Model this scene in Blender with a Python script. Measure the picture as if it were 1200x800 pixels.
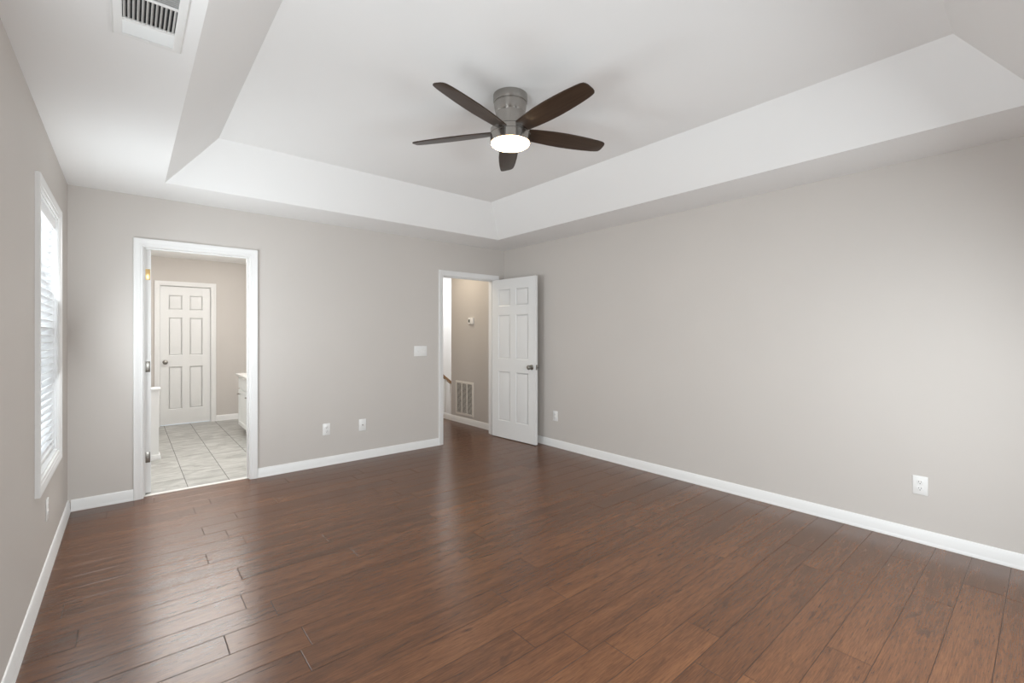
import bpy, bmesh, math, random
from mathutils import Vector, Matrix

random.seed(7)
sc = bpy.context.scene
for o in list(bpy.data.objects):
    bpy.data.objects.remove(o)
C = bpy.context.collection
PI = math.pi

# ------------------------------------------------------------------ room dimensions (metres)
XL, XR = -0.345, 3.85          # bedroom side walls
YF, YB = -0.54, 4.73           # wall behind the camera, far wall
H = 2.44                       # soffit height
WT = 0.12                      # partition thickness
TX0, TX1, TY0, TY1 = 0.207, 3.343, 0.0, 4.215    # lower edge of the tray
TIN, HT = 0.305, 2.77          # inset of its upper edge, height of the raised field
BATH_Y = 8.25                  # far wall of the bathroom
BATH_X1 = 1.72
HALL_Y1, HALL_END, STAIR_Y = 6.0, 5.6, 7.3
FAN = ((TX0 + TX1) / 2, 2.12)

# ------------------------------------------------------------------ camera
YAW = math.radians(40.15)
cd = bpy.data.cameras.new('camera'); cam = bpy.data.objects.new('camera', cd); C.objects.link(cam)
cam.location = (0, 0, 1.321)
cam.rotation_euler = (PI / 2, 0, -YAW)
cd.sensor_width = 36; cd.lens = 16.0
cd.shift_y = -8.0 / 1200.0
cd.clip_start = 0.02
sc.camera = cam

# ------------------------------------------------------------------ world, exposure, lights
sc.view_settings.view_transform = 'Standard'
sc.view_settings.look = 'None'
sc.view_settings.gamma = 1
sc.view_settings.use_curve_mapping = False
sc.view_settings.exposure = 0.03

w = bpy.data.worlds.new('daylight'); sc.world = w; w.use_nodes = True
bg = w.node_tree.nodes['Background']
bg.inputs[0].default_value = (0.86, 0.93, 1.0, 1)
bg.inputs[1].default_value = 0.8


def area(name, loc, rot, sx, sy, power, col):
    l = bpy.data.lights.new(name, 'AREA'); l.shape = 'RECTANGLE'; l.size = sx; l.size_y = sy
    l.energy = power; l.color = col
    o = bpy.data.objects.new(name, l); C.objects.link(o); o.location = loc; o.rotation_euler = rot
    return o


WIN_NEAR = (0.80, 1.65)        # unseen second left-wall window, added as a daylight source (y range of the opening)
WIN_FAR = (3.225, 4.07)        # window seen in the photograph
WIN_Z = (0.585, 2.055)
FWIN = (1.00, 2.85)            # unseen window behind the camera, added as a daylight source (x range)
DAY = (0.905, 0.97, 1.0)
R_ = math.radians
NY, FY = sum(WIN_NEAR) / 2, sum(WIN_FAR) / 2
area('fill_near_window', (XL + 0.06, NY, 1.32), (0, -PI / 2 - R_(10), 0), 1.1, 0.84, 23, DAY)  # added lamp at the unseen near window, tuned as room fill
area('daylight_far_window_sky', (XL + 0.19, FY, 1.32), (0, -PI / 2 + R_(25), R_(9)), 0.55, 0.8, 13, DAY)
area('daylight_far_window_slats', (XL + 0.19, FY, 1.32), (0, -PI / 2 - R_(30), R_(9)), 0.55, 0.8, 11, DAY)
area('daylight_behind_blinds', (XL - 0.55, FY, 1.75), (0, -PI / 2 + R_(18), 0), 1.5, 1.2, 26, DAY)
area('fill_rear_down', (1.95, YF + 0.05, 1.32), (PI / 2 - R_(35), 0, 0), 1.8, 1.1, 66, DAY)  # added fill lamp at the unseen rear window, tilted down
area('fill_rear_up', (2.3, YF + 0.05, 1.32), (PI / 2 + R_(15), 0, 0), 0.9, 1.1, 3, DAY)  # added fill lamp behind the camera, tilted up
area('added_bathroom_light', (0.63, 6.10, 2.42), (0, 0, R_(-5.8)), 1.2, 2.1, 34, (1.0, 0.99, 0.97))  # unseen lamp added, stretched to brighten the doorway streak on the floor
bs = area('added_streak_spot', (0.63, 6.38, 2.385), (R_(-38), 0, R_(-5.8)), 1.2, 0.2, 9, (1.0, 0.98, 0.95))  # added lamp aimed through the doorway to strengthen the floor streak
bs.data.spread = R_(100)
area('bath_ceiling_fill', (BATH_X1 - 0.06, 6.3, 2.02), (0, PI / 2 + R_(35), 0), 0.14, 0.9, 18, (1.0, 0.98, 0.94))  # unseen lamp added and tilted up to brighten the bathroom ceiling
area('hall_light', (3.2, 5.5, 2.42), (0, 0, 0), 0.6, 0.6, 9.5, (1.0, 0.87, 0.68))
area('stairwell_light', (4.7, 6.7, 2.42), (0, 0, 0), 1.2, 0.8, 24, (0.95, 0.97, 1.0))

sc.cycles.max_bounces = 12
sc.cycles.diffuse_bounces = 8
sc.cycles.glossy_bounces = 4
sc.cycles.transparent_max_bounces = 16
sc.cycles.use_denoising = True
sc.cycles.sample_clamp_indirect = 6

# ------------------------------------------------------------------ materials


def mat(name, col, rough=0.5, metal=0.0, spec=0.5):
    m = bpy.data.materials.new(name); m.use_nodes = True
    b = m.node_tree.nodes['Principled BSDF']
    b.inputs['Base Color'].default_value = (*col, 1)
    b.inputs['Roughness'].default_value = rough
    b.inputs['Metallic'].default_value = metal
    b.inputs['Specular IOR Level'].default_value = spec
    return m


def N(m, kind, **kw):
    n = m.node_tree.nodes.new(kind)
    for k, v in kw.items():
        setattr(n, k, v)
    return n


def L(m, a, b):
    m.node_tree.links.new(a, b)


def paint(name, col, rough=0.6, bump=0.06, scale=160, spec=0.35):
    """Rolled wall paint: fine orange-peel bump and barely visible tone drift."""
    m = mat(name, col, rough, 0, spec)
    b = m.node_tree.nodes['Principled BSDF']
    tc = N(m, 'ShaderNodeTexCoord')
    n = N(m, 'ShaderNodeTexNoise'); n.inputs['Scale'].default_value = scale; n.inputs['Detail'].default_value = 2
    L(m, tc.outputs['Object'], n.inputs['Vector'])
    bp = N(m, 'ShaderNodeBump'); bp.inputs['Strength'].default_value = bump; bp.inputs['Distance'].default_value = 0.002
    L(m, n.outputs[0], bp.inputs['Height']); L(m, bp.outputs[0], b.inputs['Normal'])
    n2 = N(m, 'ShaderNodeTexNoise'); n2.inputs['Scale'].default_value = 1.3
    L(m, tc.outputs['Object'], n2.inputs['Vector'])
    mx = N(m, 'ShaderNodeMix', data_type='RGBA')
    mx.inputs[6].default_value = (*[c * 0.97 for c in col], 1); mx.inputs[7].default_value = (*[min(1, c * 1.03) for c in col], 1)
    L(m, n2.outputs[0], mx.inputs[0]); L(m, mx.outputs[2], b.inputs['Base Color'])
    return m


M = {}
M['wall'] = paint('greige_paint', (0.592, 0.560, 0.530))
M['white_wall'] = paint('white_wall_paint', (0.80, 0.80, 0.79))
M['ceiling'] = paint('ceiling_paint', (0.84, 0.84, 0.835), 0.75, 0.08, 220, 0.2)
M['trim'] = paint('white_trim_enamel', (0.80, 0.80, 0.795), 0.35, 0.0, 60, 0.5)
M['door'] = paint('white_door_enamel', (0.78, 0.785, 0.78), 0.38, 0.03, 300, 0.5)
M['plastic'] = mat('white_plastic', (0.82, 0.82, 0.81), 0.35)
M['slot'] = mat('dark_slot', (0.02, 0.02, 0.02), 0.6)
M['screen'] = mat('grey_display', (0.10, 0.11, 0.10), 0.2)
M['blind'] = mat('white_blind_slat', (0.84, 0.85, 0.86), 0.4)
M['vinyl'] = mat('white_vinyl', (0.82, 0.83, 0.84), 0.4)
M['steel_vent'] = mat('white_enamelled_steel', (0.78, 0.78, 0.77), 0.4)
M['almond'] = mat('cream_enamelled_steel', (0.78, 0.75, 0.70), 0.4)
M['brass'] = mat('polished_brass', (0.83, 0.60, 0.28), 0.28, 1.0)
M['satin_nickel'] = mat('satin_nickel', (0.30, 0.285, 0.26), 0.3, 1.0)
M['counter'] = mat('white_cultured_marble', (0.84, 0.83, 0.80), 0.2)
M['cabinet'] = mat('white_cabinet_paint', (0.78, 0.80, 0.79), 0.35)
M['dark'] = mat('black_duct', (0.012, 0.012, 0.014), 0.8)

# brushed nickel with fine turned lines
m = M['nickel'] = mat('brushed_nickel', (0.37, 0.352, 0.33), 0.24, 1.0)
b = m.node_tree.nodes['Principled BSDF']
b.inputs['Anisotropic'].default_value = 0.8; b.inputs['Anisotropic Rotation'].default_value = 0.25
tc = N(m, 'ShaderNodeTexCoord'); mp = N(m, 'ShaderNodeMapping'); mp.inputs['Scale'].default_value = (2, 2, 900)
n = N(m, 'ShaderNodeTexNoise'); n.inputs['Scale'].default_value = 1.0
L(m, tc.outputs['Object'], mp.inputs[0]); L(m, mp.outputs[0], n.inputs['Vector'])
mr = N(m, 'ShaderNodeMapRange'); mr.inputs[3].default_value = 0.16; mr.inputs[4].default_value = 0.30
L(m, n.outputs[0], mr.inputs[0]); L(m, mr.outputs[0], b.inputs['Roughness'])

# lit lamp glass
m = M['lamp'] = bpy.data.materials.new('lit_opal_glass'); m.use_nodes = True
b = m.node_tree.nodes['Principled BSDF']
b.inputs['Base Color'].default_value = (0.9, 0.88, 0.82, 1)
b.inputs['Emission Color'].default_value = (1.0, 0.68, 0.36, 1)
b.inputs['Emission Strength'].default_value = 28.0

# window glass
m = M['glass'] = bpy.data.materials.new('window_glass'); m.use_nodes = True
nt = m.node_tree; nt.nodes.remove(nt.nodes['Principled BSDF'])
tr = N(m, 'ShaderNodeBsdfTransparent'); gl = N(m, 'ShaderNodeBsdfGlossy'); gl.inputs['Roughness'].default_value = 0.02
fr = N(m, 'ShaderNodeFresnel'); fr.inputs[0].default_value = 1.45
ms = N(m, 'ShaderNodeMixShader')
ge = N(m, 'ShaderNodeNewGeometry')
inv = N(m, 'ShaderNodeMath', operation='SUBTRACT'); inv.inputs[0].default_value = 1.0; L(m, ge.outputs['Backfacing'], inv.inputs[1])
mu = N(m, 'ShaderNodeMath', operation='MULTIPLY'); L(m, fr.outputs[0], mu.inputs[0]); L(m, inv.outputs[0], mu.inputs[1])
L(m, mu.outputs[0], ms.inputs[0]); L(m, tr.outputs[0], ms.inputs[1]); L(m, gl.outputs[0], ms.inputs[2])
L(m, ms.outputs[0], nt.nodes['Material Output'].inputs[0])

# dark walnut of the fan blades
m = M['walnut'] = mat('dark_walnut', (0.045, 0.030, 0.022), 0.36, 0, 0.3)
b = m.node_tree.nodes['Principled BSDF']
tc = N(m, 'ShaderNodeTexCoord'); mp = N(m, 'ShaderNodeMapping'); mp.inputs['Scale'].default_value = (3, 60, 60)
n = N(m, 'ShaderNodeTexNoise'); n.inputs['Scale'].default_value = 1.5; n.inputs['Detail'].default_value = 6
L(m, tc.outputs['Object'], mp.inputs[0]); L(m, mp.outputs[0], n.inputs['Vector'])
mx = N(m, 'ShaderNodeMix', data_type='RGBA'); mx.inputs[6].default_value = (0.022, 0.013, 0.009, 1); mx.inputs[7].default_value = (0.068, 0.042, 0.027, 1)
L(m, n.outputs[0], mx.inputs[0]); L(m, mx.outputs[2], b.inputs['Base Color'])

# handrail oak
m = M['oak'] = mat('stained_oak', (0.27, 0.155, 0.07), 0.35)

# hand-scraped hardwood: per-plank tone and per-plank offset from mesh attributes
m = M['wood'] = mat('hand_scraped_hardwood', (0.12, 0.05, 0.03), 0.27, 0, 0.7)
b = m.node_tree.nodes['Principled BSDF']
tc = N(m, 'ShaderNodeTexCoord')
at = N(m, 'ShaderNodeAttribute', attribute_name='plank')
sep = N(m, 'ShaderNodeSeparateColor'); L(m, at.outputs['Color'], sep.inputs[0])
off = N(m, 'ShaderNodeVectorMath', operation='SCALE'); off.inputs['Scale'].default_value = 37.0
L(m, at.outputs['Color'], off.inputs[0])
add = N(m, 'ShaderNodeVectorMath', operation='ADD'); L(m, tc.outputs['Object'], add.inputs[0]); L(m, off.outputs[0], add.inputs[1])


def stretched(sx, sy, scale, detail, rough=0.6, dist=0.0):
    mp = N(m, 'ShaderNodeMapping'); mp.inputs['Scale'].default_value = (sx, sy, 1)
    n = N(m, 'ShaderNodeTexNoise'); n.inputs['Scale'].default_value = scale
    n.inputs['Detail'].default_value = detail; n.inputs['Roughness'].default_value = rough; n.inputs['Distortion'].default_value = dist
    L(m, add.outputs[0], mp.inputs[0]); L(m, mp.outputs[0], n.inputs['Vector'])
    return n


broad = stretched(0.9, 7, 2.2, 3, 0.6, 0.6)
grain = stretched(2.4, 52, 4.6, 6, 0.7, 0.08)
fine = stretched(8, 120, 2.0, 4, 0.65)
knot = stretched(2.6, 9, 1.5, 2, 0.5, 1.2)
ramp = N(m, 'ShaderNodeValToRGB')
e = ramp.color_ramp.elements
e[0].position = 0.30; e[0].color = (0.052, 0.0205, 0.0085, 1)
e[1].position = 0.70; e[1].color = (0.195, 0.082, 0.033, 1)
x = e.new(0.5); x.color = (0.120, 0.0475, 0.0190, 1)
mixv = N(m, 'ShaderNodeMix', data_type='FLOAT'); mixv.inputs[0].default_value = 0.62
L(m, broad.outputs[0], mixv.inputs[2]); L(m, grain.outputs[0], mixv.inputs[3])
tone = N(m, 'ShaderNodeMath', operation='MULTIPLY_ADD'); tone.inputs[1].default_value = 0.09
L(m, sep.outputs[0], tone.inputs[0]); 
sub = N(m, 'ShaderNodeMath', operation='SUBTRACT'); sub.inputs[1].default_value = 0.045
L(m, mixv.outputs[0], sub.inputs[0]); L(m, sub.outputs[0], tone.inputs[2])
L(m, tone.outputs[0], ramp.inputs[0])
kr = N(m, 'ShaderNodeMapRange'); kr.inputs[1].default_value = 0.66; kr.inputs[2].default_value = 0.80; kr.inputs[3].default_value = 0; kr.inputs[4].default_value = 0.75
L(m, knot.outputs[0], kr.inputs[0])
mk = N(m, 'ShaderNodeMix', data_type='RGBA'); mk.inputs[7].default_value = (0.028, 0.012, 0.008, 1)
L(m, kr.outputs[0], mk.inputs[0]); L(m, ramp.outputs[0], mk.inputs[6])
gr = N(m, 'ShaderNodeMapRange'); gr.inputs[1].default_value = 0.30; gr.inputs[2].default_value = 0.48; gr.inputs[3].default_value = 0.55; gr.inputs[4].default_value = 0
L(m, fine.outputs[0], gr.inputs[0])
mg = N(m, 'ShaderNodeMix', data_type='RGBA'); mg.inputs[7].default_value = (0.034, 0.013, 0.008, 1)
L(m, gr.outputs[0], mg.inputs[0]); L(m, mk.outputs[2], mg.inputs[6])
L(m, mg.outputs[2], b.inputs['Base Color'])
bp = N(m, 'ShaderNodeBump'); bp.inputs['Strength'].default_value = 0.10; bp.inputs['Distance'].default_value = 0.003
L(m, grain.outputs[0], bp.inputs['Height']); L(m, bp.outputs[0], b.inputs['Normal'])
b.inputs['Anisotropic'].default_value = 0.7          # scraped grain spreads highlights across the planks
tg = N(m, 'ShaderNodeTangent', direction_type='UV_MAP', uv_map='grain'); L(m, tg.outputs[0], b.inputs['Tangent'])
M['gap'] = mat('dark_plank_gap', (0.012, 0.006, 0.004), 0.8)

# bathroom tile
m = M['tile'] = mat('grey_stone_tile', (0.5, 0.5, 0.48), 0.35)
b = m.node_tree.nodes['Principled BSDF']
tc = N(m, 'ShaderNodeTexCoord')
at = N(m, 'ShaderNodeAttribute', attribute_name='plank')
off = N(m, 'ShaderNodeVectorMath', operation='SCALE'); off.inputs['Scale'].default_value = 19.0
L(m, at.outputs['Color'], off.inputs[0])
add = N(m, 'ShaderNodeVectorMath', operation='ADD'); L(m, tc.outputs['Object'], add.inputs[0]); L(m, off.outputs[0], add.inputs[1])
a_ = stretched(2.2, 6.5, 1.6, 6, 0.65, 1.4)
ramp = N(m, 'ShaderNodeValToRGB'); e = ramp.color_ramp.elements
e[0].position = 0.33; e[0].color = (0.22, 0.215, 0.20, 1)
e[1].position = 0.62; e[1].color = (0.46, 0.455, 0.43, 1)
L(m, a_.outputs[0], ramp.inputs[0]); L(m, ramp.outputs[0], b.inputs['Base Color'])
M['grout'] = mat('grey_grout', (0.16, 0.155, 0.145), 0.85)
M['marble'] = paint('white_marble_threshold', (0.72, 0.71, 0.68), 0.3, 0.0, 20)

# ------------------------------------------------------------------ mesh helpers


def obj(name, bm, m, parent=None, smooth=None, loc=None):
    me = bpy.data.meshes.new(name)
    bmesh.ops.recalc_face_normals(bm, faces=bm.faces)
    bm.to_mesh(me); bm.free()
    for k in (m if isinstance(m, (list, tuple)) else [m]):
        me.materials.append(M[k])
    if smooth is not None:
        me.shade_smooth()
        me.set_sharp_from_angle(angle=math.radians(smooth))
    o = bpy.data.objects.new(name, me); C.objects.link(o)
    if parent is not None:
        o.parent = parent
    if loc is not None:
        o.location = loc
    return o


def tag(o, label, cat, group=None, kind=None):
    o['label'] = label; o['category'] = cat
    if group: o['group'] = group
    if kind: o['kind'] = kind
    return o


def thing(name, label, cat, loc=(0, 0, 0), rot=(0, 0, 0), group=None):
    o = bpy.data.objects.new(name, None); C.objects.link(o)
    o.empty_display_size = 0.05
    o.location = loc; o.rotation_euler = rot
    return tag(o, label, cat, group)


def struct(name, bm, m, label, cat, smooth=None):
    return tag(obj(name, bm, m, smooth=smooth), label, cat, kind='structure')


def dup(root, loc, rot, label, group=None):
    r = root.copy(); C.objects.link(r); r.location = loc; r.rotation_euler = rot
    r['label'] = label
    if group: r['group'] = group
    for ch in list(root.children):
        c = ch.copy(); C.objects.link(c); c.parent = r
        for g in list(ch.children):
            d = g.copy(); C.objects.link(d); d.parent = c
    return r


def box(bm, a, b_, bev=0.0, mi=0, seg=2):
    x0, y0, z0 = (min(a[i], b_[i]) for i in range(3)); x1, y1, z1 = (max(a[i], b_[i]) for i in range(3))
    v = [bm.verts.new(p) for p in [(x0, y0, z0), (x1, y0, z0), (x1, y1, z0), (x0, y1, z0), (x0, y0, z1), (x1, y0, z1), (x1, y1, z1), (x0, y1, z1)]]
    fs = [bm.faces.new([v[i] for i in q]) for q in [(3, 2, 1, 0), (4, 5, 6, 7), (0, 1, 5, 4), (1, 2, 6, 5), (2, 3, 7, 6), (3, 0, 4, 7)]]
    for f in fs: f.material_index = mi
    if bev > 0:
        es = list({e for f in fs for e in f.edges})
        r = bmesh.ops.bevel(bm, geom=es, offset=bev, segments=seg, profile=0.5, affect='EDGES')
        for f in r['faces']: f.material_index = mi
    return v


def BM(*boxes, bev=0.0):
    bm = bmesh.new()
    for a, b_ in boxes: box(bm, a, b_, bev)
    return bm


def lathe(bm, prof, seg=48, cx=0, cy=0, mi=0):
    """prof: (r, z) from one end to the other."""
    rings = []
    for r, z in prof:
        if r < 1e-6:
            rings.append([bm.verts.new((cx, cy, z))])
        else:
            rings.append([bm.verts.new((cx + r * math.cos(2 * PI * i / seg), cy + r * math.sin(2 * PI * i / seg), z)) for i in range(seg)])
    for a, b_ in zip(rings[:-1], rings[1:]):
        for i in range(seg):
            j = (i + 1) % seg
            if len(a) == 1 and len(b_) == 1: continue
            if len(a) == 1: f = bm.faces.new([a[0], b_[i], b_[j]])
            elif len(b_) == 1: f = bm.faces.new([a[i], a[j], b_[0]])
            else: f = bm.faces.new([a[i], a[j], b_[j], b_[i]])
            f.material_index = mi


def tube(bm, pts, r, seg=10):
    pts = [Vector(p) for p in pts]
    rings = []
    for i, p in enumerate(pts):
        d = (pts[min(i + 1, len(pts) - 1)] - pts[max(i - 1, 0)]).normalized()
        u = d.cross(Vector((0, 0, 1)))
        if u.length < 1e-4: u = d.cross(Vector((1, 0, 0)))
        u.normalize(); v = d.cross(u)
        rr = r[i] if isinstance(r, (list, tuple)) else r
        rings.append([bm.verts.new(p + rr * (u * math.cos(2 * PI * k / seg) + v * math.sin(2 * PI * k / seg))) for k in range(seg)])
    for a, b_ in zip(rings[:-1], rings[1:]):
        for k in range(seg):
            j = (k + 1) % seg
            bm.faces.new([a[k], a[j], b_[j], b_[k]])
    bm.faces.new(rings[0][::-1]); bm.faces.new(rings[-1])


def sweep(path, prof, f3, closed=False, bm=None):
    """Mitred moulding: path in plane coordinates, prof = (offset to the left of the path, height off the plane)."""
    bm = bm or bmesh.new()
    n = len(path); P = [Vector(p) for p in path]
    rings = []
    for i in range(n):
        ds = []
        if closed or i > 0: ds.append((P[i] - P[i - 1]).normalized())
        if closed or i < n - 1: ds.append((P[(i + 1) % n] - P[i]).normalized())
        ns = [Vector((-d.y, d.x)) for d in ds]
        mv = ns[0] if len(ns) == 1 else (ns[0] + ns[1]) / (1 + ns[0].dot(ns[1]))
        rings.append([bm.verts.new(f3(P[i].x + mv.x * a, P[i].y + mv.y * a, h)) for a, h in prof])
    k = len(prof)
    for i in range(n if closed else n - 1):
        a, b_ = rings[i], rings[(i + 1) % n]
        for j in range(k):
            bm.faces.new([a[j], a[(j + 1) % k], b_[(j + 1) % k], b_[j]])
    if not closed:
        bm.faces.new(rings[0]); bm.faces.new(rings[-1][::-1])
    return bm


def wall_bm(along, fixed, thick, u0, u1, z0, z1, holes=(), bm=None):
    """Wall slab with rectangular openings. along='x' or 'y'; fixed..fixed+thick is its depth."""
    bm = bm or bmesh.new()
    us = sorted({u0, u1, *[h[0] for h in holes], *[h[1] for h in holes]}); zs = sorted({z0, z1, *[h[2] for h in holes], *[h[3] for h in holes]})
    us = [u for u in us if u0 <= u <= u1]; zs = [z for z in zs if z0 <= z <= z1]

    def solid(i, j):
        if i < 0 or j < 0 or i >= len(us) - 1 or j >= len(zs) - 1: return False
        u, z = (us[i] + us[i + 1]) / 2, (zs[j] + zs[j + 1]) / 2
        return not any(h[0] < u < h[1] and h[2] < z < h[3] for h in holes)

    def P(u, d, z):
        return (u, d, z) if along == 'x' else (d, u, z)
    vs = {}

    def V(*p):
        p = tuple(round(q, 5) for q in p)
        if p not in vs: vs[p] = bm.verts.new(p)
        return vs[p]
    d0, d1 = fixed, fixed + thick
    for i in range(len(us) - 1):
        for j in range(len(zs) - 1):
            if not solid(i, j): continue
            a, b_, c, d = us[i], us[i + 1], zs[j], zs[j + 1]
            for dd in (d0, d1):
                bm.faces.new([V(*P(a, dd, c)), V(*P(b_, dd, c)), V(*P(b_, dd, d)), V(*P(a, dd, d))])
            for ok, q in ((solid(i - 1, j), [(a, c), (a, d)]), (solid(i + 1, j), [(b_, c), (b_, d)]), (solid(i, j - 1), [(a, c), (b_, c)]), (solid(i, j + 1), [(a, d), (b_, d)])):
                if not ok:
                    (p, r), (s, t) = q
                    bm.faces.new([V(*P(p, d0, r)), V(*P(s, d0, t)), V(*P(s, d1, t)), V(*P(p, d1, r))])
    return bm


# ------------------------------------------------------------------ openings
BD = (0.097, 0.848, 2.032)     # bathroom doorway in the far wall: x0, x1, height
HD = (2.905, 3.685, 2.032)     # hall doorway
FD = (0.350, 0.965, 2.032)     # door at the back of the bathroom
JT = 0.018                     # jamb lining thickness

# ------------------------------------------------------------------ walls, ceilings
TOP = HT + 0.05
struct('wall_back', wall_bm('x', YB, WT, XL - 0.14, XR + 0.12, -0.02, TOP, [(BD[0] - JT, BD[1] + JT, -0.02, BD[2] + JT), (HD[0] - JT, HD[1] + JT, -0.02, HD[2] + JT)]),
       'wall', 'warm grey far wall with a bathroom doorway and a hall doorway', 'wall')
struct('wall_right', wall_bm('y', XR, 0.12, YF - 0.14, YB, -0.02, TOP), 'wall', 'long blank pale grey wall along the right side', 'wall')
struct('wall_left', wall_bm('y', XL - 0.14, 0.14, YF - 0.14, YB, -0.02, TOP, [(*WIN_FAR, *WIN_Z), (*WIN_NEAR, *WIN_Z)]),
       'wall', 'warm grey left wall holding the window with white blinds', 'wall')
struct('wall_front', wall_bm('x', YF - 0.14, 0.14, XL, XR, -0.02, TOP, [(*FWIN, *WIN_Z)]), 'wall', 'wall behind the camera facing the bathroom doorway', 'wall')

# tray ceiling: flat soffit, four sloped sides, raised flat field
bm = bmesh.new()
lo = [(TX0, TY0), (TX1, TY0), (TX1, TY1), (TX0, TY1)]
up = [(TX0 + TIN, TY0 + TIN), (TX1 - TIN, TY0 + TIN), (TX1 - TIN, TY1 - TIN * 0.85), (TX0 + TIN, TY1 - TIN * 0.85)]
ou = [(XL, YF), (XR, YF), (XR, YB), (XL, YB)]
vo = [bm.verts.new((*p, H)) for p in ou]; vl = [bm.verts.new((*p, H)) for p in lo]; vu = [bm.verts.new((*p, HT)) for p in up]
for i in range(4):
    j = (i + 1) % 4
    bm.faces.new([vo[i], vo[j], vl[j], vl[i]]); bm.faces.new([vl[i], vl[j], vu[j], vu[i]])
bm.faces.new(vu)
struct('ceiling', bm, 'ceiling', 'white tray ceiling with sloped sides above the wood floor', 'ceiling')

struct('wall_bathroom_left', wall_bm('y', XL - 0.14, 0.14, YB + WT, BATH_Y + 0.12, -0.02, H + 0.05), 'wall', 'left side wall of the bathroom behind the doorway', 'wall')
struct('wall_bathroom_right', wall_bm('y', BATH_X1, 0.12, YB + WT, BATH_Y + 0.12, -0.02, H + 0.05), 'wall', 'bathroom side wall behind the white vanity', 'wall')
struct('wall_bathroom_back', wall_bm('x', BATH_Y, 0.12, XL, BATH_X1, -0.02, H + 0.05, [(FD[0] - JT, FD[1] + JT, -0.02, FD[2] + JT)]), 'wall', 'grey bathroom wall around the closed white six panel door', 'wall')
struct('ceiling_bathroom', BM(((XL, YB + WT, H), (BATH_X1, BATH_Y, H + 0.05))), 'ceiling', 'white ceiling seen through the bathroom doorway', 'ceiling')

bm = wall_bm('y', XR - 0.02, 0.14, YB + WT, HALL_Y1, -0.02, H + 0.05)
wall_bm('x', HALL_Y1 - 0.12, 0.12, XR + 0.12, HALL_END, -1.3, H + 0.05, bm=bm)
struct('wall_hall_right', bm, 'wall', 'beige hall wall carrying the return air grille and thermostat', 'wall')
struct('wall_hall_left', wall_bm('y', 2.30, 0.12, YB + WT, STAIR_Y, -0.02, H + 0.05), 'wall', 'hall wall hidden left of the hall doorway', 'wall')
bm = wall_bm('x', STAIR_Y, 0.12, 2.30, HALL_END + 0.12, -1.3, H + 0.05)
wall_bm('y', HALL_END, 0.12, HALL_Y1 - 0.12, STAIR_Y, -1.3, H + 0.05, bm=bm)
struct('wall_stairwell', bm, 'white_wall', 'bright white stairwell wall behind the handrail past the hall', 'wall')
struct('ceiling_hall', BM(((2.42, YB + WT, H), (HALL_END, STAIR_Y, H + 0.05))), 'ceiling', 'white hall ceiling beyond the open door', 'ceiling')

# ------------------------------------------------------------------ floors


def plank_floor(rects_of_row, pitch, y_start, rows, length, joints, gap, bev, depth):
    bm = bmesh.new()
    lay = bm.loops.layers.float_color.new('plank'); uvl = bm.loops.layers.uv.new('grain')
    for k in rows:
        ya, yb = y_start + k * pitch, y_start + (k + 1) * pitch
        for (x0, x1, c0, c1) in rects_of_row(ya, yb):
            y0, y1 = max(ya, c0), min(yb, c1)
            if y1 - y0 < 0.006: continue
            j = joints.get(k, random.Random(k * 7 + 3).uniform(0, length))
            j -= math.ceil((j - x0) / length) * length
            cols = {}
            while j < x1:
                a, b_ = max(j, x0), min(j + length, x1)
                if b_ - a > 0.004:
                    rr = random.Random(int(round(j * 100)) * 131 + k)
                    col = (rr.random(), rr.random(), rr.random(), 1)
                    g = gap / 2
                    o_ = [(a + g, y0 + g), (b_ - g, y0 + g), (b_ - g, y1 - g), (a + g, y1 - g)]
                    i_ = [(a + g + bev, y0 + g + bev), (b_ - g - bev, y0 + g + bev), (b_ - g - bev, y1 - g - bev), (a + g + bev, y1 - g - bev)]
                    vi = [bm.verts.new((*p, 0.0)) for p in i_]; vo_ = [bm.verts.new((*p, -depth)) for p in o_]
                    fs = [bm.faces.new(vi)] + [bm.faces.new([vo_[q], vo_[(q + 1) % 4], vi[(q + 1) % 4], vi[q]]) for q in range(4)]
                    for f in fs:
                        for lp in f.loops:
                            lp[lay] = col; lp[uvl].uv = (lp.vert.co.y, -lp.vert.co.x)
                j += length
    return bm


def wood_rects(ya, yb):
    r = []
    if ya < YB + 0.035:
        r.append((XL, XR, YF, min(YB, yb)) if yb <= YB else (XL, 2.6, YF, YB + 0.036))
    if yb > YB:
        r.append((2.6, XR - 0.02, max(YF, ya), 6.95))
    return r


J = {0: .322, 1: .541, 2: .437, 4: .472, 6: .356, 7: .573, 8: .503, 9: .385, 10: .604, 12: .382, 13: .497, 3: 1.05, 5: .98, 11: .9, 14: 1.1,
     -9: 1.75, -10: 1.83, -7: 1.57, -13: 3.386, -1: .60}
J = {k: v for k, v in J.items()}
bm = plank_floor(wood_rects, 0.157, 2.188, range(-18, 31), 1.22, J, 0.0018, 0.0016, 0.0008)
for (a, b_) in (((XL, YF), (XR, YB)), ((2.6, YB), (XR - 0.02, 6.95)), ((BD[0] - JT, YB), (BD[1] + JT, YB + 0.036))):
    box(bm, (a[0], a[1], -0.03), (b_[0], b_[1], -0.0008), 0, 1)
struct('floor', bm, ['wood', 'gap'], 'dark reddish brown hand scraped wood plank floor', 'floor')


def tile_rects(ya, yb):
    return [(YB + 0.075, BATH_Y + 0.06, XL, BATH_X1)]


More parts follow.
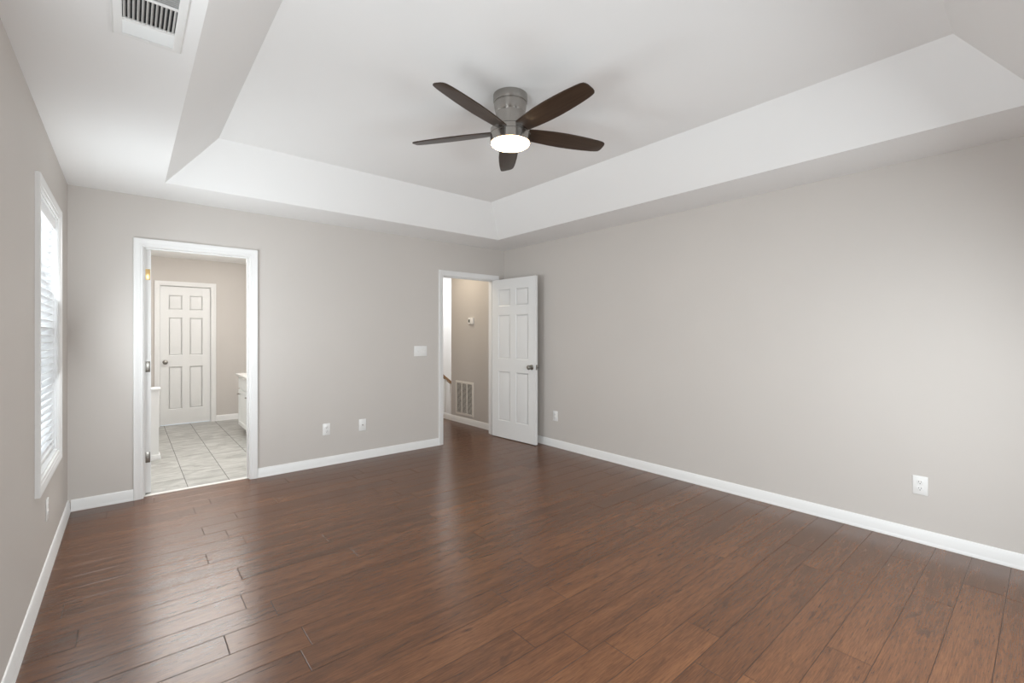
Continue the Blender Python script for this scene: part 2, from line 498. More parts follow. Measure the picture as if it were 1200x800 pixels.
bm = plank_floor(tile_rects, 0.309, 0.397 - 3 * 0.309, range(-1, 8), 0.618, {k: 0.62 * 0.0 + (4.85 + (0.309 if k % 2 else 0.0) + 2.16) for k in range(-1, 8)}, 0.005, 0.001, 0.0015)
for v in bm.verts: v.co.x, v.co.y = v.co.y, v.co.x
box(bm, (XL, YB + 0.075, -0.03), (BATH_X1, BATH_Y + 0.06, -0.0008), 0, 1)
struct('floor_bathroom', bm, ['tile', 'grout'], 'pale grey stone tile floor inside the bathroom', 'floor')
struct('trim_threshold', BM(((BD[0], YB + 0.036, -0.02), (BD[1], YB + 0.078, 0.006)), bev=0.003), 'marble', 'narrow white marble threshold between wood floor and tile', 'threshold')

# stair void beyond the hall: nosing and a few treads
bm = bmesh.new()
for i in range(4):
    box(bm, (XR + 0.02 + i * 0.27, HALL_Y1, -0.19 * (i + 1) - 0.03), (XR + 0.32 + i * 0.27, STAIR_Y, -0.19 * (i + 1)), 0.004)
    box(bm, (XR + 0.0 + i * 0.27, HALL_Y1, -0.19 * (i + 1)), (XR + 0.02 + i * 0.27, STAIR_Y, -0.19 * i - 0.031))
struct('floor_stairs', bm, 'oak', 'stairs going down beyond the hall', 'stairs')

# ------------------------------------------------------------------ mouldings
BASE = [(0, 0), (0.018, 0), (0.018, 0.010), (0.0145, 0.018), (0.0135, 0.022), (0.0135, 0.062), (0.0105, 0.068), (0.0095, 0.076), (0.005, 0.084), (0, 0.086)]
CASE = [(0, 0), (0, 0.009), (0.004, 0.012), (0.016, 0.0125), (0.020, 0.0155), (0.040, 0.0175), (0.044, 0.020), (0.057, 0.0205), (0.060, 0.018), (0.060, 0)]


def baseboard(name, a, b_, label):
    bm = sweep([a, b_], BASE, lambda p, q, h: (p, q, h))
    return struct(name, bm, 'trim', label, 'baseboard', smooth=30)


T = 0.018
baseboard('baseboard_left', (XL, YB), (XL, YF), 'white baseboard below the blind window on the left wall')
baseboard('baseboard_right', (XR, YF), (XR, YB), 'long white baseboard along the blank right wall')
baseboard('baseboard_front', (XL + T, YF), (XR - T, YF), 'white baseboard of the wall behind the camera')
baseboard('baseboard_back_1', (BD[0] - 0.064, YB), (XL + T, YB), 'short white baseboard between left corner and bathroom doorway')
baseboard('baseboard_back_2', (HD[0] - 0.064, YB), (BD[1] + 0.064, YB), 'white baseboard between bathroom doorway and hall doorway')
baseboard('baseboard_back_3', (XR - T, YB), (HD[1] + 0.064, YB), 'tiny white baseboard behind the open door')
baseboard('baseboard_bathroom_1', (BATH_X1, BATH_Y), (FD[1] + 0.064, BATH_Y), 'white baseboard right of the closed bathroom door')
baseboard('baseboard_bathroom_2', (FD[0] - 0.064, BATH_Y), (XL, BATH_Y), 'white baseboard left of the closed bathroom door')
baseboard('baseboard_hall', (XR - 0.02, YB + WT), (XR - 0.02, 6.95), 'cream baseboard under the hall return grille')
struct('trim_nosing', BM(((XR - 0.02, HALL_Y1, -0.03), (XR + 0.03, 6.95, 0.004)), bev=0.004), 'oak', 'wood nosing at the top of the stairs', 'nosing')


def door_trim(name, o, y, label, depth=WT, side=-1, reveal=0.005, stop=None):
    """Casing and jamb lining of one doorway; side=-1 faces the camera."""
    x0, x1, h = o
    bm = bmesh.new()
    sweep([(x0 - reveal, 0), (x0 - reveal, h + reveal), (x1 + reveal, h + reveal), (x1 + reveal, 0)], CASE, lambda p, q, n: (p, y - n, q), bm=bm)
    sweep([(x0 - reveal, 0), (x0 - reveal, h + reveal), (x1 + reveal, h + reveal), (x1 + reveal, 0)], CASE, lambda p, q, n: (p, y + depth + n, q), bm=bm)
    box(bm, (x0 - JT, y, 0), (x0, y + depth, h)); box(bm, (x1, y, 0), (x1 + JT, y + depth, h)); box(bm, (x0 - JT, y, h), (x1 + JT, y + depth, h + JT))
    if stop is not None:
        a, b_ = y + stop, y + stop + 0.035
        box(bm, (x0, a, 0), (x0 + 0.011, b_, h), 0.002); box(bm, (x1 - 0.011, a, 0), (x1, b_, h), 0.002); box(bm, (x0 + 0.011, a, h - 0.011), (x1 - 0.011, b_, h), 0.002)
    return struct(name, bm, 'trim', label, 'door frame', smooth=30)


door_trim('trim_1', BD, YB, 'white casing around the bathroom doorway', stop=0.042)
door_trim('trim_2', HD, YB, 'white casing around the hall doorway', stop=0.04)
door_trim('trim_3', FD, BATH_Y, 'white casing around the closed door inside the bathroom', stop=0.085)

# ------------------------------------------------------------------ doors


def door_bm(w_, h_, t=0.035):
    """Six-panel slab, x 0..w, y 0..t, z 0..h: stiles and rails full thickness, raised panels in sunk fields."""
    bm = bmesh.new()
    st = 0.118 * w_ / 0.76; mid = 0.10 * w_ / 0.76
    pw = (w_ - 2 * st - mid) / 2
    cols = [(st, st + pw), (st + pw + mid, w_ - st)]
    rows = [(0.215, 0.845), (1.005, 1.565), (1.675, h_ - 0.125)]
    rec, ins = 0.0065, 0.030
    # core
    box(bm, (0.002, rec, 0.002), (w_ - 0.002, t - rec, h_ - 0.002))
    for y0, y1 in ((0, rec), (t - rec, t)):
        front = y0 == 0
        yo, yi = (0, rec) if front else (t, t - rec)
        us = sorted({0, w_, *[c for q in cols for c in q]}); zs = sorted({0, h_, *[c for q in rows for c in q]})
        for i in range(len(us) - 1):
            for j in range(len(zs) - 1):
                u, z = (us[i] + us[i + 1]) / 2, (zs[j] + zs[j + 1]) / 2
                if any(a < u < b_ for a, b_ in cols) and any(a < z < b_ for a, b_ in rows): continue
                vv = [bm.verts.new(p) for p in ((us[i], yo, zs[j]), (us[i + 1], yo, zs[j]), (us[i + 1], yo, zs[j + 1]), (us[i], yo, zs[j + 1]))]
                bm.faces.new(vv)
        for a, b_ in cols:
            for c, d in rows:
                loops = []
                for inset, y in ((0, yo), (0.012, yi), (0.017, yi), (0.017 + ins, yo + (0.002 if front else -0.002))):
                    loops.append([bm.verts.new(p) for p in ((a + inset, y, c + inset), (b_ - inset, y, c + inset), (b_ - inset, y, d - inset), (a + inset, y, d - inset))])
                for p, q in zip(loops[:-1], loops[1:]):
                    for k in range(4):
                        bm.faces.new([p[k], p[(k + 1) % 4], q[(k + 1) % 4], q[k]])
                bm.faces.new(loops[-1])
    # slab edges
    for q in (((0, 0, 0), (0, t, 0), (0, t, h_), (0, 0, h_)), ((w_, 0, 0), (w_, t, 0), (w_, t, h_), (w_, 0, h_)), ((0, 0, 0), (w_, 0, 0), (w_, t, 0), (0, t, 0)), ((0, 0, h_), (w_, 0, h_), (w_, t, h_), (0, t, h_))):
        bm.faces.new([bm.verts.new(p) for p in q])
    bmesh.ops.remove_doubles(bm, verts=bm.verts, dist=0.0002)
    return bm


KNOB = [(0.0, 0.0), (0.032, 0.0), (0.032, 0.004), (0.028, 0.008), (0.013, 0.010), (0.011, 0.028), (0.016, 0.034), (0.026, 0.042), (0.0285, 0.052), (0.026, 0.061), (0.016, 0.067), (0.0, 0.068)]


def knob_part(parent, x, y, z, out, m='satin_nickel'):
    bm = bmesh.new(); lathe(bm, KNOB, 28)
    R = Matrix.Rotation(PI / 2 if out < 0 else -PI / 2, 4, 'X')
    bmesh.ops.transform(bm, matrix=Matrix.Translation((x, y, z)) @ R, verts=bm.verts)
    return obj('knob', bm, m, parent, smooth=40)


def hinge_part(parent, z, m, y_leaf, x_edge=0.0, pin=None):
    """Leaf let into the hinge edge of the slab plus its knuckle."""
    bm = bmesh.new()
    box(bm, (x_edge - 0.0025, 0.004, z - 0.044), (x_edge + 0.0005, 0.031, z + 0.044), 0.0008)
    lathe(bm, [(0, z - 0.047), (0.0065, z - 0.047), (0.0065, z + 0.047), (0.004, z + 0.051), (0, z + 0.052)], 12, x_edge - 0.004, y_leaf)
    return obj('hinge', bm, m, parent, smooth=40)


# bedroom/hall door: pivot at the right jamb, swung into the room against the right wall
PV = (HD[1] - 0.003, YB - 0.004)
dw = HD[1] - HD[0] - 0.008
bm = door_bm(dw, 2.018)
# closed slab lies x = -w..0 from the pivot, room face at y=0.004; turned 94 degrees about z
bmesh.ops.transform(bm, matrix=Matrix.Translation((-dw - 0.002, 0.004, 0.008)), verts=bm.verts)
d1 = obj('door_1', bm, 'door', smooth=20)
d1.location = (*PV, 0); d1.rotation_euler = (0, 0, math.radians(94.2))
tag(d1, 'open white six panel door swung against the right wall', 'door', kind='structure')
knob_part(d1, -dw + 0.062, 0.039, 0.93, 1)
knob_part(d1, -dw + 0.062, 0.004, 0.93, -1)
bm = BM(((-dw - 0.003, 0.010, 0.90), (-dw - 0.0015, 0.033, 0.96))); box(bm, (-dw - 0.012, 0.015, 0.922), (-dw - 0.002, 0.028, 0.938), 0.002)
obj('latch', bm, 'satin_nickel', d1)
for z in (0.23, 1.02, 1.80):
    bm = bmesh.new(); box(bm, (-0.0025, 0.006, z - 0.044), (0.0003, 0.033, z + 0.044), 0.0008)
    lathe(bm, [(0, z - 0.047), (0.0065, z - 0.047), (0.0065, z + 0.047), (0.004, z + 0.051), (0, z + 0.052)], 12, 0.0, 0.0)
    obj('hinge', bm, 'satin_nickel', d1, smooth=40)

# bathroom door: hinged on the left jamb, swung fully into the bathroom, hinge edge towards the camera
bw = BD[1] - BD[0] - 0.008
bm = door_bm(bw, 2.018, 0.044)
bmesh.ops.transform(bm, matrix=Matrix.Translation((0.003, -0.044, 0.010)), verts=bm.verts)
d2 = obj('door_2', bm, 'door', smooth=20)
d2.location = (BD[0] + 0.006, YB + 0.100, 0); d2.rotation_euler = (0, 0, math.radians(98.0))
tag(d2, 'white bathroom door swung inward, only its hinged edge showing', 'door', kind='structure')
for z, mm in ((0.305, 'satin_nickel'), (1.055, 'satin_nickel'), (1.82, 'brass')):
    bm = bmesh.new(); box(bm, (0.0, -0.038, z - 0.044), (0.0035, -0.004, z + 0.044), 0.0008)
    lathe(bm, [(0, z - 0.047), (0.0065, z - 0.047), (0.0065, z + 0.047), (0.004, z + 0.051), (0, z + 0.052)], 12, 0.0, 0.003)
    hg = obj('hinge', bm, mm, d2, smooth=40)
    if mm == 'brass': hg['label'] = 'polished brass top hinge'
knob_part(d2, bw - 0.06, -0.044, 0.93, -1); knob_part(d2, bw - 0.06, 0.0, 0.93, 1)

# closed door at the back of the bathroom
fw = FD[1] - FD[0] - 0.006
bm = door_bm(fw, 2.018)
bmesh.ops.transform(bm, matrix=Matrix.Translation((0.003, 0, 0.010)), verts=bm.verts)
d3 = obj('door_3', bm, 'door', smooth=20); d3.location = (FD[0], BATH_Y + 0.045, 0)
tag(d3, 'closed white six panel door at the back of the bathroom', 'door', kind='structure')
knob_part(d3, 0.062, 0.0, 0.92, -1)

# ------------------------------------------------------------------ windows


def window(name, lo_, hi, axis, wall_in, outward, label):
    """Vinyl double-hung window with wood casing. axis 'y': wall of constant x. wall_in: room face of the wall."""
    def P(u, d, z):      # d = distance into the room from the wall face (negative = into the wall)
        return (wall_in - outward * d, u, z) if axis == 'y' else (u, wall_in - outward * d, z)
    z0, z1 = WIN_Z
    bm = bmesh.new()
    prof = CASE
    ring = [(lo_ + 0.002, z0 + 0.002), (lo_ + 0.002, z1 - 0.002), (hi - 0.002, z1 - 0.002), (hi - 0.002, z0 + 0.002)]
    sweep(ring, prof, lambda p, q, n: P(p, n, q), closed=True, bm=bm)
    for (a, b_, c, d) in ((lo_, lo_ + 0.014, z0, z1), (hi - 0.014, hi, z0, z1), (lo_ + 0.014, hi - 0.014, z0, z0 + 0.014), (lo_ + 0.014, hi - 0.014, z1 - 0.014, z1)):
        box(bm, P(a, 0.004, c), P(b_, -0.14, d))
    o = struct(name, bm, 'trim', label, 'window', smooth=30)
    bm = bmesh.new()
    a, b_, c, d = lo_ + 0.014, hi - 0.014, z0 + 0.014, z1 - 0.014
    mz = (c + d) / 2
    for (za, zb, dd) in ((c, mz + 0.02, -0.085), (mz - 0.02, d, -0.110)):
        for q in ((a, a + 0.045, za, zb), (b_ - 0.045, b_, za, zb), (a + 0.045, b_ - 0.045, za, za + 0.045), (a + 0.045, b_ - 0.045, zb - 0.045, zb)):
            box(bm, P(q[0], dd, q[2]), P(q[1], dd - 0.024, q[3]), 0.003)
    obj('sash', bm, 'vinyl', o)
    bm = bmesh.new()
    box(bm, P(a + 0.04, -0.095, c + 0.04), P(b_ - 0.04, -0.098, mz - 0.02))
    box(bm, P(a + 0.04, -0.120, mz + 0.02), P(b_ - 0.04, -0.123, d - 0.04))
    obj('glass_pane', bm, 'glass', o)
    return o


window('window_1', *WIN_FAR, 'y', XL, -1, 'tall white cased window in the left wall with lowered blinds')
window('window_added_2', *WIN_NEAR, 'y', XL, -1, 'unseen bare window added in the left wall beside the camera')
window('window_added_3', *FWIN, 'x', YF, -1, 'unseen wide window added in the wall behind the camera')

# ------------------------------------------------------------------ ceiling fan
fan = thing('ceiling_fan', 'brushed nickel ceiling fan with five dark wood blades and lit lamp', 'ceiling fan', (*FAN, HT))
bm = bmesh.new()
lathe(bm, [(0, 0), (0.104, 0), (0.1045, -0.010), (0.104, -0.036), (0.101, -0.046), (0.097, -0.047), (0.0965, -0.050), (0.0985, -0.053), (0.0955, -0.080), (0.0905, -0.108), (0.0895, -0.110), (0.0895, -0.113), (0.0895, -0.116),
           (0.0855, -0.140), (0.0825, -0.172), (0.081, -0.186), (0.072, -0.188), (0.070, -0.200), (0, -0.200)], 64)
obj('canopy', bm, 'nickel', fan, smooth=25)
bm = bmesh.new()
lathe(bm, [(0, -0.199), (0.106, -0.199), (0.116, -0.202), (0.1215, -0.208), (0.122, -0.236), (0.1195, -0.2375), (0.1195, -0.2405), (0.122, -0.242), (0.122, -0.286), (0.119, -0.2885), (0, -0.2885)], 64)
obj('motor_housing', bm, 'nickel', fan, smooth=25)
bm = bmesh.new()
lathe(bm, [(0, -0.2887), (0.117, -0.2887), *[(0.117 * math.cos(a * PI / 24), -0.290 - 0.024 * math.sin(a * PI / 24)) for a in range(0, 12)], (0, -0.314)], 64)
obj('lamp_glass', bm, 'lamp', fan, smooth=40)
# blades: outline in (radius, half-width) with rounded tip, thickness, pitched about their own axis
prof = [(0.085, 0.046), (0.14, 0.052), (0.20, 0.0585), (0.28, 0.0645), (0.36, 0.0665), (0.44, 0.0645), (0.52, 0.0595), (0.585, 0.0535), (0.615, 0.0495), (0.632, 0.0435), (0.640, 0.034), (0.644, 0.018)]
PH0 = -2.5


def blade_mesh():
    bm = bmesh.new()
    out = [(r, hw) for r, hw in prof] + [(r, -hw) for r, hw in reversed(prof)]
    t = 0.0035
    A = [bm.verts.new((r, y, t)) for r, y in out]; B = [bm.verts.new((r, y, -t)) for r, y in out]
    fa = bm.faces.new(A); fb = bm.faces.new(B[::-1])
    n = len(out)
    for i in range(n):
        j = (i + 1) % n
        bm.faces.new([A[i], B[i], B[j], A[j]])
    es = list({e for f in (fa, fb) for e in f.edges})
    bmesh.ops.bevel(bm, geom=es, offset=0.0015, segments=2, profile=0.5, affect='EDGES')
    bmesh.ops.transform(bm, matrix=Matrix.Rotation(math.radians(-13.5), 4, 'X'), verts=bm.verts)
    return bm


bl0 = None
for k in range(5):
    # PH0 is measured from straight away from the camera, clockwise seen from above
    ang = (PI / 2 - YAW) - math.radians(PH0 + 72 * k)
    if bl0 is None:
        bl0 = obj('blade', blade_mesh(), 'walnut', fan, smooth=30)
        bl = bl0
    else:
        bl = bl0.copy(); C.objects.link(bl); bl.parent = fan
    bl.location = (0, 0, -0.218); bl.rotation_euler = (0, 0, ang)

# ------------------------------------------------------------------ ceiling register
vent = thing('ceiling_vent', 'white ceiling air register with dark louvres beside the tray', 'air vent', (0.058, 2.017, H))
VX, VY = 0.103, 0.185
bm = bmesh.new()
sweep([(-0.074, -0.183), (-0.074, 0.183), (0.074, 0.183), (0.074, -0.183)], [(0, 0), (0, 0.010), (0.006, 0.0115), (0.024, 0.009), (0.029, 0.004), (0.029, 0)], lambda p, q, n: (p, q, -n), closed=True, bm=bm)
for y in (-0.0825, 0.0825):
    box(bm, (-0.074, y - 0.006, -0.010), (0.074, y + 0.006, -0.003), 0.001)
for y in (-0.199, 0.199):
    lathe(bm, [(0, -0.0135), (0.003, -0.013), (0.004, -0.0105), (0, -0.0105)], 10, 0, y)
obj('frame', bm, 'steel_vent', vent, smooth=30)
obj('duct', BM(((-0.074, -0.183, -0.0012), (0.074, 0.183, -0.0004))), 'dark', vent)


def louver(bm, p0, p1, lean, wd=0.011):
    """Thin bent blade from p0 to p1 (both at z), leaning by lean radians."""
    a, b_ = Vector(p0), Vector(p1)
    d = (b_ - a).normalized(); s = Vector((-d.y, d.x, 0))
    up_ = Vector((0, 0, 1)) * math.cos(lean) + s * math.sin(lean); th = d.cross(up_) * 0.0005
    for q in (1,):
        v = []
        for base in (a, b_):
            for sg in (-1, 1):
                for h_ in (-wd / 2, wd / 2):
                    v.append(bm.verts.new(base + th * sg + up_ * h_))
        idx = [(0, 1, 3, 2), (4, 6, 7, 5), (0, 4, 5, 1), (2, 3, 7, 6), (0, 2, 6, 4), (1, 5, 7, 3)]
        for i in idx: bm.faces.new([v[j] for j in i])


bm = bmesh.new()
for i in range(12):
    x = -0.068 + i * 0.136 / 11
    louver(bm, (x, -0.0765, -0.0065), (x, 0.0765, -0.0065), -0.62)
obj('long_louvers', bm, 'steel_vent', vent)
for s in (-1, 1):
    bm = bmesh.new()
    for i in range(8):
        y = s * (0.0935 + i * 0.0113)
        louver(bm, (-0.074, y, -0.0065), (0.074, y, -0.0065), -s * 0.55)
    obj('cross_louvers', bm, 'steel_vent', vent)

# ------------------------------------------------------------------ window blind (hangs inside the casing of window_1)
BY0, BY1 = WIN_FAR[0] + 0.020, WIN_FAR[1] - 0.020
blind = thing('window_blind', 'white horizontal slat blind lowered inside the left wall window', 'blind', (XL - 0.036, (BY0 + BY1) / 2, WIN_Z[1] - 0.016))
hw = (BY1 - BY0) / 2
bm = BM(((-0.028, -hw, -0.050), (0.024, hw, 0.0)), bev=0.003); box(bm, (0.024, -hw - 0.004, -0.062), (0.032, hw + 0.004, 0.0), 0.003)
obj('headrail', bm, 'blind', blind)
drop = WIN_Z[1] - 0.016 - (WIN_Z[0] + 0.045)
ns = 31
bm = bmesh.new()
for s in range(7):
    pass
sl = None
TILT = math.radians(-30)
for i in range(ns):
    z = -0.080 - i * (drop - 0.105) / (ns - 1)
    if sl is None:
        vsec = []
        for sgn in (1, -1):
            rr = []
            for j in range(7):
                u = (j / 6 - 0.5) * 0.05
                crown = 0.0022 * (1 - (2 * u / 0.05) ** 2)
                rr.append((u, crown + sgn * 0.0014))
            vsec.append(rr)
        loop = vsec[0] + vsec[1][::-1]
        A = [bm.verts.new((u, -hw, v)) for u, v in loop]; B = [bm.verts.new((u, hw, v)) for u, v in loop]
        for j in range(len(loop)):
            k = (j + 1) % len(loop); bm.faces.new([A[j], A[k], B[k], B[j]])
        bm.faces.new(A[::-1]); bm.faces.new(B)
        sl = obj('slat', bm, 'blind', blind, smooth=40); s_ = sl
    else:
        s_ = sl.copy(); C.objects.link(s_); s_.parent = blind
    s_.location = (0, 0, z); s_.rotation_euler = (0, TILT, 0)
obj('bottom_rail', BM(((-0.026, -hw, -drop - 0.012), (0.026, hw, -drop + 0.008)), bev=0.004), 'blind', blind)
for y in (-hw + 0.12, hw - 0.12):
    bm = bmesh.new()
    for x in (-0.027, 0.027): tube(bm, [(x, y, -0.05), (x, y, -drop)], 0.0009, 6)
    obj('ladder_cord', bm, 'blind', blind)
bm = bmesh.new(); tube(bm, [(0.033, -hw + 0.035, -0.055), (0.036, -hw + 0.035, -0.70)], 0.0042, 10)
obj('tilt_wand', bm, 'vinyl', blind, smooth=40)
bm = bmesh.new(); tube(bm, [(0.034, hw - 0.06, -0.055), (0.034, hw - 0.06, -1.36)], 0.0018, 8)
lathe(bm, [(0, -1.42), (0.007, -1.415), (0.006, -1.375), (0.002, -1.36), (0, -1.36)], 12, 0.034, hw - 0.06)
obj('lift_cord', bm, 'vinyl', blind, smooth=40)

# ------------------------------------------------------------------ plates on the walls
# local frame of a plate: x to the right, z up, +y out of the wall


def plate_bm(w_, h_, t=0.0055):
    bm = bmesh.new(); box(bm, (-w_ / 2, 0, -h_ / 2), (w_ / 2, t, h_ / 2), 0.0025, seg=2); return bm


def outlet(name, label, loc, rotz, group=None):
    o = thing(name, label, 'outlet', loc, (0, 0, rotz), group)
    obj('plate', plate_bm(0.074, 0.118), 'plastic', o, smooth=30)
    for z in (-0.020, 0.020):
        bm = bmesh.new()
        lathe(bm, [(0, 0), (0.0172, 0), (0.0172, 0.0016), (0.0165, 0.002), (0, 0.002)], 28)
        for v in bm.verts: v.co.y = max(-0.0135, min(0.0135, v.co.y))
        bmesh.ops.transform(bm, matrix=Matrix.Translation((0, 0.0055, z)) @ Matrix.Rotation(-PI / 2, 4, 'X'), verts=bm.verts)
        r = obj('receptacle', bm, 'plastic', o, smooth=30)
        bm = bmesh.new()
        for x, hh in ((-0.0064, 0.0045), (0.0064, 0.0037)):
            box(bm, (x - 0.0011, 0.0072, z + 0.0035 - hh), (x + 0.0011, 0.0079, z + 0.0035 + hh))
        box(bm, (-0.0024, 0.0072, z - 0.0105), (0.0024, 0.0079, z - 0.0062), 0.0)
        obj('slots', bm, 'slot', r)
    bm = bmesh.new(); lathe(bm, [(0, 0), (0.0033, 0), (0.0025, 0.0012), (0, 0.0014)], 12)
    bmesh.ops.transform(bm, matrix=Matrix.Translation((0, 0.0055, 0)) @ Matrix.Rotation(-PI / 2, 4, 'X'), verts=bm.verts)
    obj('screw', bm, 'plastic', o)
    return o


G = 'wall outlets of the bedroom'
o1 = outlet('outlet', 'white outlet low on the far wall, nearer the bathroom doorway', (1.533, YB, 0.364), PI, G)
dup(o1, (3.85, 0.538, 0.364), (0, 0, PI / 2), 'white outlet alone low on the blank right wall, far from the open door', G)
dup(o1, (3.85, 3.768, 0.364), (0, 0, PI / 2), 'small white outlet on the right wall just beside the open door', G)
dup(o1, (XL, 3.585, 0.355), (0, 0, -PI / 2), 'white outlet seen edge on below the blind window', G)
# cable plate
cp = thing('cable_plate', 'white cable wall plate between the far wall outlet and hall doorway', 'wall plate', (1.907, YB, 0.362), (0, 0, PI))
obj('plate', plate_bm(0.078, 0.124), 'plastic', cp, smooth=30)
bm = bmesh.new(); lathe(bm, [(0, 0), (0.006, 0), (0.006, 0.003), (0.0045, 0.003), (0.0045, 0.010), (0, 0.010)], 14)
bmesh.ops.transform(bm, matrix=Matrix.Translation((0, 0.0055, 0)) @ Matrix.Rotation(-PI / 2, 4, 'X'), verts=bm.verts)
obj('connector', bm, 'satin_nickel', cp)

sw = thing('light_switch', 'white triple light switch plate left of the hall doorway', 'light switch', (2.598, YB, 1.131), (0, 0, PI))
obj('plate', plate_bm(0.166, 0.118), 'plastic', sw, smooth=30)
for i, x in enumerate((-0.046, 0, 0.046)):
    bm = BM(((x - 0.0055, 0.0052, -0.0125), (x + 0.0055, 0.0066, 0.0125)))
    s = 1 if i != 1 else -1
    v = box(bm, (x - 0.0042, 0.005, -0.004), (x + 0.0042, 0.016, 0.004))
    for q in v:
        if q.co.y > 0.01: q.co.z += 0.006 * s
    obj('toggle', bm, 'plastic', sw)

# ------------------------------------------------------------------ hall things
th = thing('thermostat', 'small white thermostat with grey screen on the hall wall', 'thermostat', (XR - 0.02, 5.45, 1.520), (0, 0, PI / 2))
obj('body', BM(((-0.062, 0, -0.045), (0.062, 0.026, 0.048)), bev=0.005), 'plastic', th, smooth=30)
obj('screen', BM(((0.012, 0.026, -0.022), (0.050, 0.0268, 0.022))), 'screen', th)

gri = thing('return_grille', 'cream return air grille low on the hall wall', 'air vent', (XR - 0.02, 5.635, 0.118), (0, 0, PI / 2))
gw, gh = 0.235, 0.505
bm = bmesh.new()
sweep([(-gw + 0.032, 0.032), (-gw + 0.032, gh - 0.032), (gw - 0.032, gh - 0.032), (gw - 0.032, 0.032)], [(0, 0), (0, 0.008), (0.006, 0.010), (0.027, 0.008), (0.032, 0.003), (0.032, 0)], lambda p, q, n: (p, n, q), closed=True, bm=bm)
cw = (2 * gw - 0.064) / 3
for k in (1, 2):
    x = -gw + 0.032 + k * cw
    box(bm, (x - 0.008, 0.001, 0.032), (x + 0.008, 0.010, gh - 0.032), 0.001)
obj('frame', bm, 'almond', gri, smooth=30)
obj('duct', BM(((-gw + 0.03, 0.0003, 0.03), (gw - 0.03, 0.0010, gh - 0.03))), 'dark', gri)
for k in range(3):
    xa = -gw + 0.032 + k * cw + (0.008 if k else 0); xb = -gw + 0.032 + (k + 1) * cw - (0.008 if k < 2 else 0)
    bm = bmesh.new()
    for i in range(30):
        z = 0.040 + i * (gh - 0.080) / 29
        louver(bm, (xa, 0.0055, z), (xb, 0.0055, z), 0.0, 0.001)
        v = [bm.verts.new(p) for p in ((xa, 0.0090, z - 0.0020), (xb, 0.0090, z - 0.0020), (xb, 0.0025, z + 0.0025), (xa, 0.0025, z + 0.0025), (xa, 0.0085, z - 0.0032), (xb, 0.0085, z - 0.0032), (xb, 0.0018, z + 0.0013), (xa, 0.0018, z + 0.0013))]
        for q in ((0, 1, 2, 3), (7, 6, 5, 4), (0, 4, 5, 1), (2, 6, 7, 3), (1, 5, 6, 2), (0, 3, 7, 4)): bm.faces.new([v[j] for j in q])
    obj('louvers', bm, 'almond', gri)

# handrail with balusters going down beyond the hall corner
rail = thing('stair_railing', 'brown wood stair handrail with white balusters beyond the hall', 'handrail', (0, 0, 0))
RY, SLOPE = 6.80, -0.80


def rail_z(x): return 0.93 + (x - 3.77) * SLOPE


bm = bmesh.new()
sec = [(-0.030, -0.028), (0.030, -0.028), (0.030, -0.012), (0.024, -0.004), (0.028, 0.012), (0.018, 0.026), (0, 0.030), (-0.018, 0.026), (-0.028, 0.012), (-0.024, -0.004), (-0.030, -0.012)]
rings = [[bm.verts.new((x, RY + a, rail_z(x) + c)) for a, c in sec] for x in (3.74, 5.3)]
for j in range(len(sec)):
    k = (j + 1) % len(sec); bm.faces.new([rings[0][j], rings[0][k], rings[1][k], rings[1][j]])
bm.faces.new(rings[0]); bm.faces.new(rings[1])
obj('handrail', bm, 'oak', rail, smooth=50)
for i in range(13):
    x = 3.90 + i * 0.108
    zt = rail_z(x) - 0.03; zb = zt - 0.82
    bm = BM(((x - 0.016, RY - 0.016, zb), (x + 0.016, RY + 0.016, zb + 0.22))); box(bm, (x - 0.016, RY - 0.016, zt - 0.16), (x + 0.016, RY + 0.016, zt + 0.01))
    lathe(bm, [(0.010, zb + 0.22), (0.015, zb + 0.26), (0.012, zb + 0.34), (0.0095, zt - 0.22), (0.014, zt - 0.18), (0.010, zt - 0.16)], 12, x, RY)
    obj('baluster', bm, 'trim', rail, smooth=40)
bm = bmesh.new()
box(bm, (3.72, RY - 0.045, 0.0), (3.81, RY + 0.045, 1.02), 0.004); box(bm, (3.71, RY - 0.055, 1.02), (3.82, RY + 0.055, 1.05), 0.006)
obj('newel_post', bm, 'trim', rail)

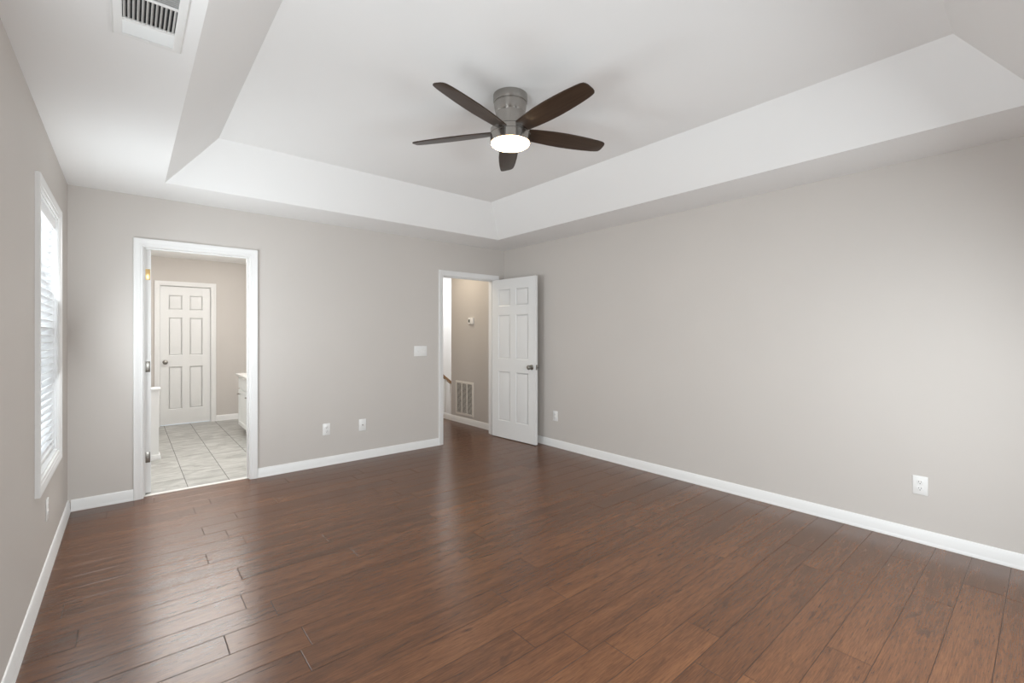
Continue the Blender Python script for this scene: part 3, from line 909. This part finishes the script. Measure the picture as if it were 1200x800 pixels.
# ------------------------------------------------------------------ bathroom things
van = thing('vanity', 'white bathroom vanity cabinet at the doorway right edge', 'cabinet', (0, 0, 0))
vx, vy0, vy1 = 1.155, 5.45, 7.08
VB = BATH_X1 - 0.002
bm = BM(((vx, vy0, 0.10), (VB, vy1, 0.765))); box(bm, (vx + 0.07, vy0 + 0.02, 0), (VB, vy1 - 0.02, 0.10))
obj('cabinet_body', bm, 'cabinet', van)
bm = BM(((vx - 0.045, vy0 - 0.03, 0.765), (VB, vy1 + 0.03, 0.800)), bev=0.006); box(bm, (VB - 0.02, vy0, 0.80), (VB, vy1, 0.88), 0.004)
obj('countertop', bm, 'counter', van, smooth=30)
nb = 3; bwid = (vy1 - vy0 - 0.02) / nb
for k in range(nb):
    a, b_ = vy0 + 0.01 + k * bwid + 0.008, vy0 + 0.01 + (k + 1) * bwid - 0.008
    dr = obj('drawer', BM(((vx - 0.018, a, 0.610), (vx, b_, 0.750)), bev=0.003), 'cabinet', van)
    bm = BM(((vx - 0.012, a, 0.115), (vx, b_, 0.590)), bev=0.002)
    sweep([(a + 0.055, 0.170), (a + 0.055, 0.535), (b_ - 0.055, 0.535), (b_ - 0.055, 0.170)], [(0, 0), (0, 0.002), (0.006, 0.007), (0.053, 0.007), (0.055, 0.0)], lambda p, q, n: (vx - 0.012 - n, p, q), closed=True, bm=bm)
    dd = obj('cabinet_door', bm, 'cabinet', van)
    yk = b_ - 0.09
    bm = bmesh.new(); tube(bm, [(vx - 0.019, yk - 0.04, 0.535), (vx - 0.040, yk - 0.04, 0.535), (vx - 0.046, yk - 0.03, 0.535), (vx - 0.046, yk + 0.03, 0.535), (vx - 0.040, yk + 0.04, 0.535), (vx - 0.019, yk + 0.04, 0.535)], 0.005, 8)
    obj('handle', bm, 'satin_nickel', dd, smooth=40)

# low wall end inside the bathroom with a cap and a rounded foot trim
bm = BM(((XL, 6.10, 0), (0.250, 6.24, 0.735)))
struct('wall_bathroom_half', bm, 'trim', 'low white half wall just inside the bathroom on the left', 'wall')
bm = bmesh.new(); box(bm, (XL, 6.085, 0.735), (0.265, 6.255, 0.755), 0.005)
struct('trim_half_wall_cap', bm, 'trim', 'white cap on the low bathroom half wall', 'cap')
bm = sweep([(0.25, 6.24), (0.25, 6.10), (XL, 6.10)][::-1], [(0, 0), (-0.016, 0), (-0.016, 0.02), (-0.011, 0.05), (0, 0.055)], lambda p, q, h: (p, q, h))
struct('trim_half_wall_base', bm, 'trim', 'white foot trim around the low bathroom half wall', 'trim')
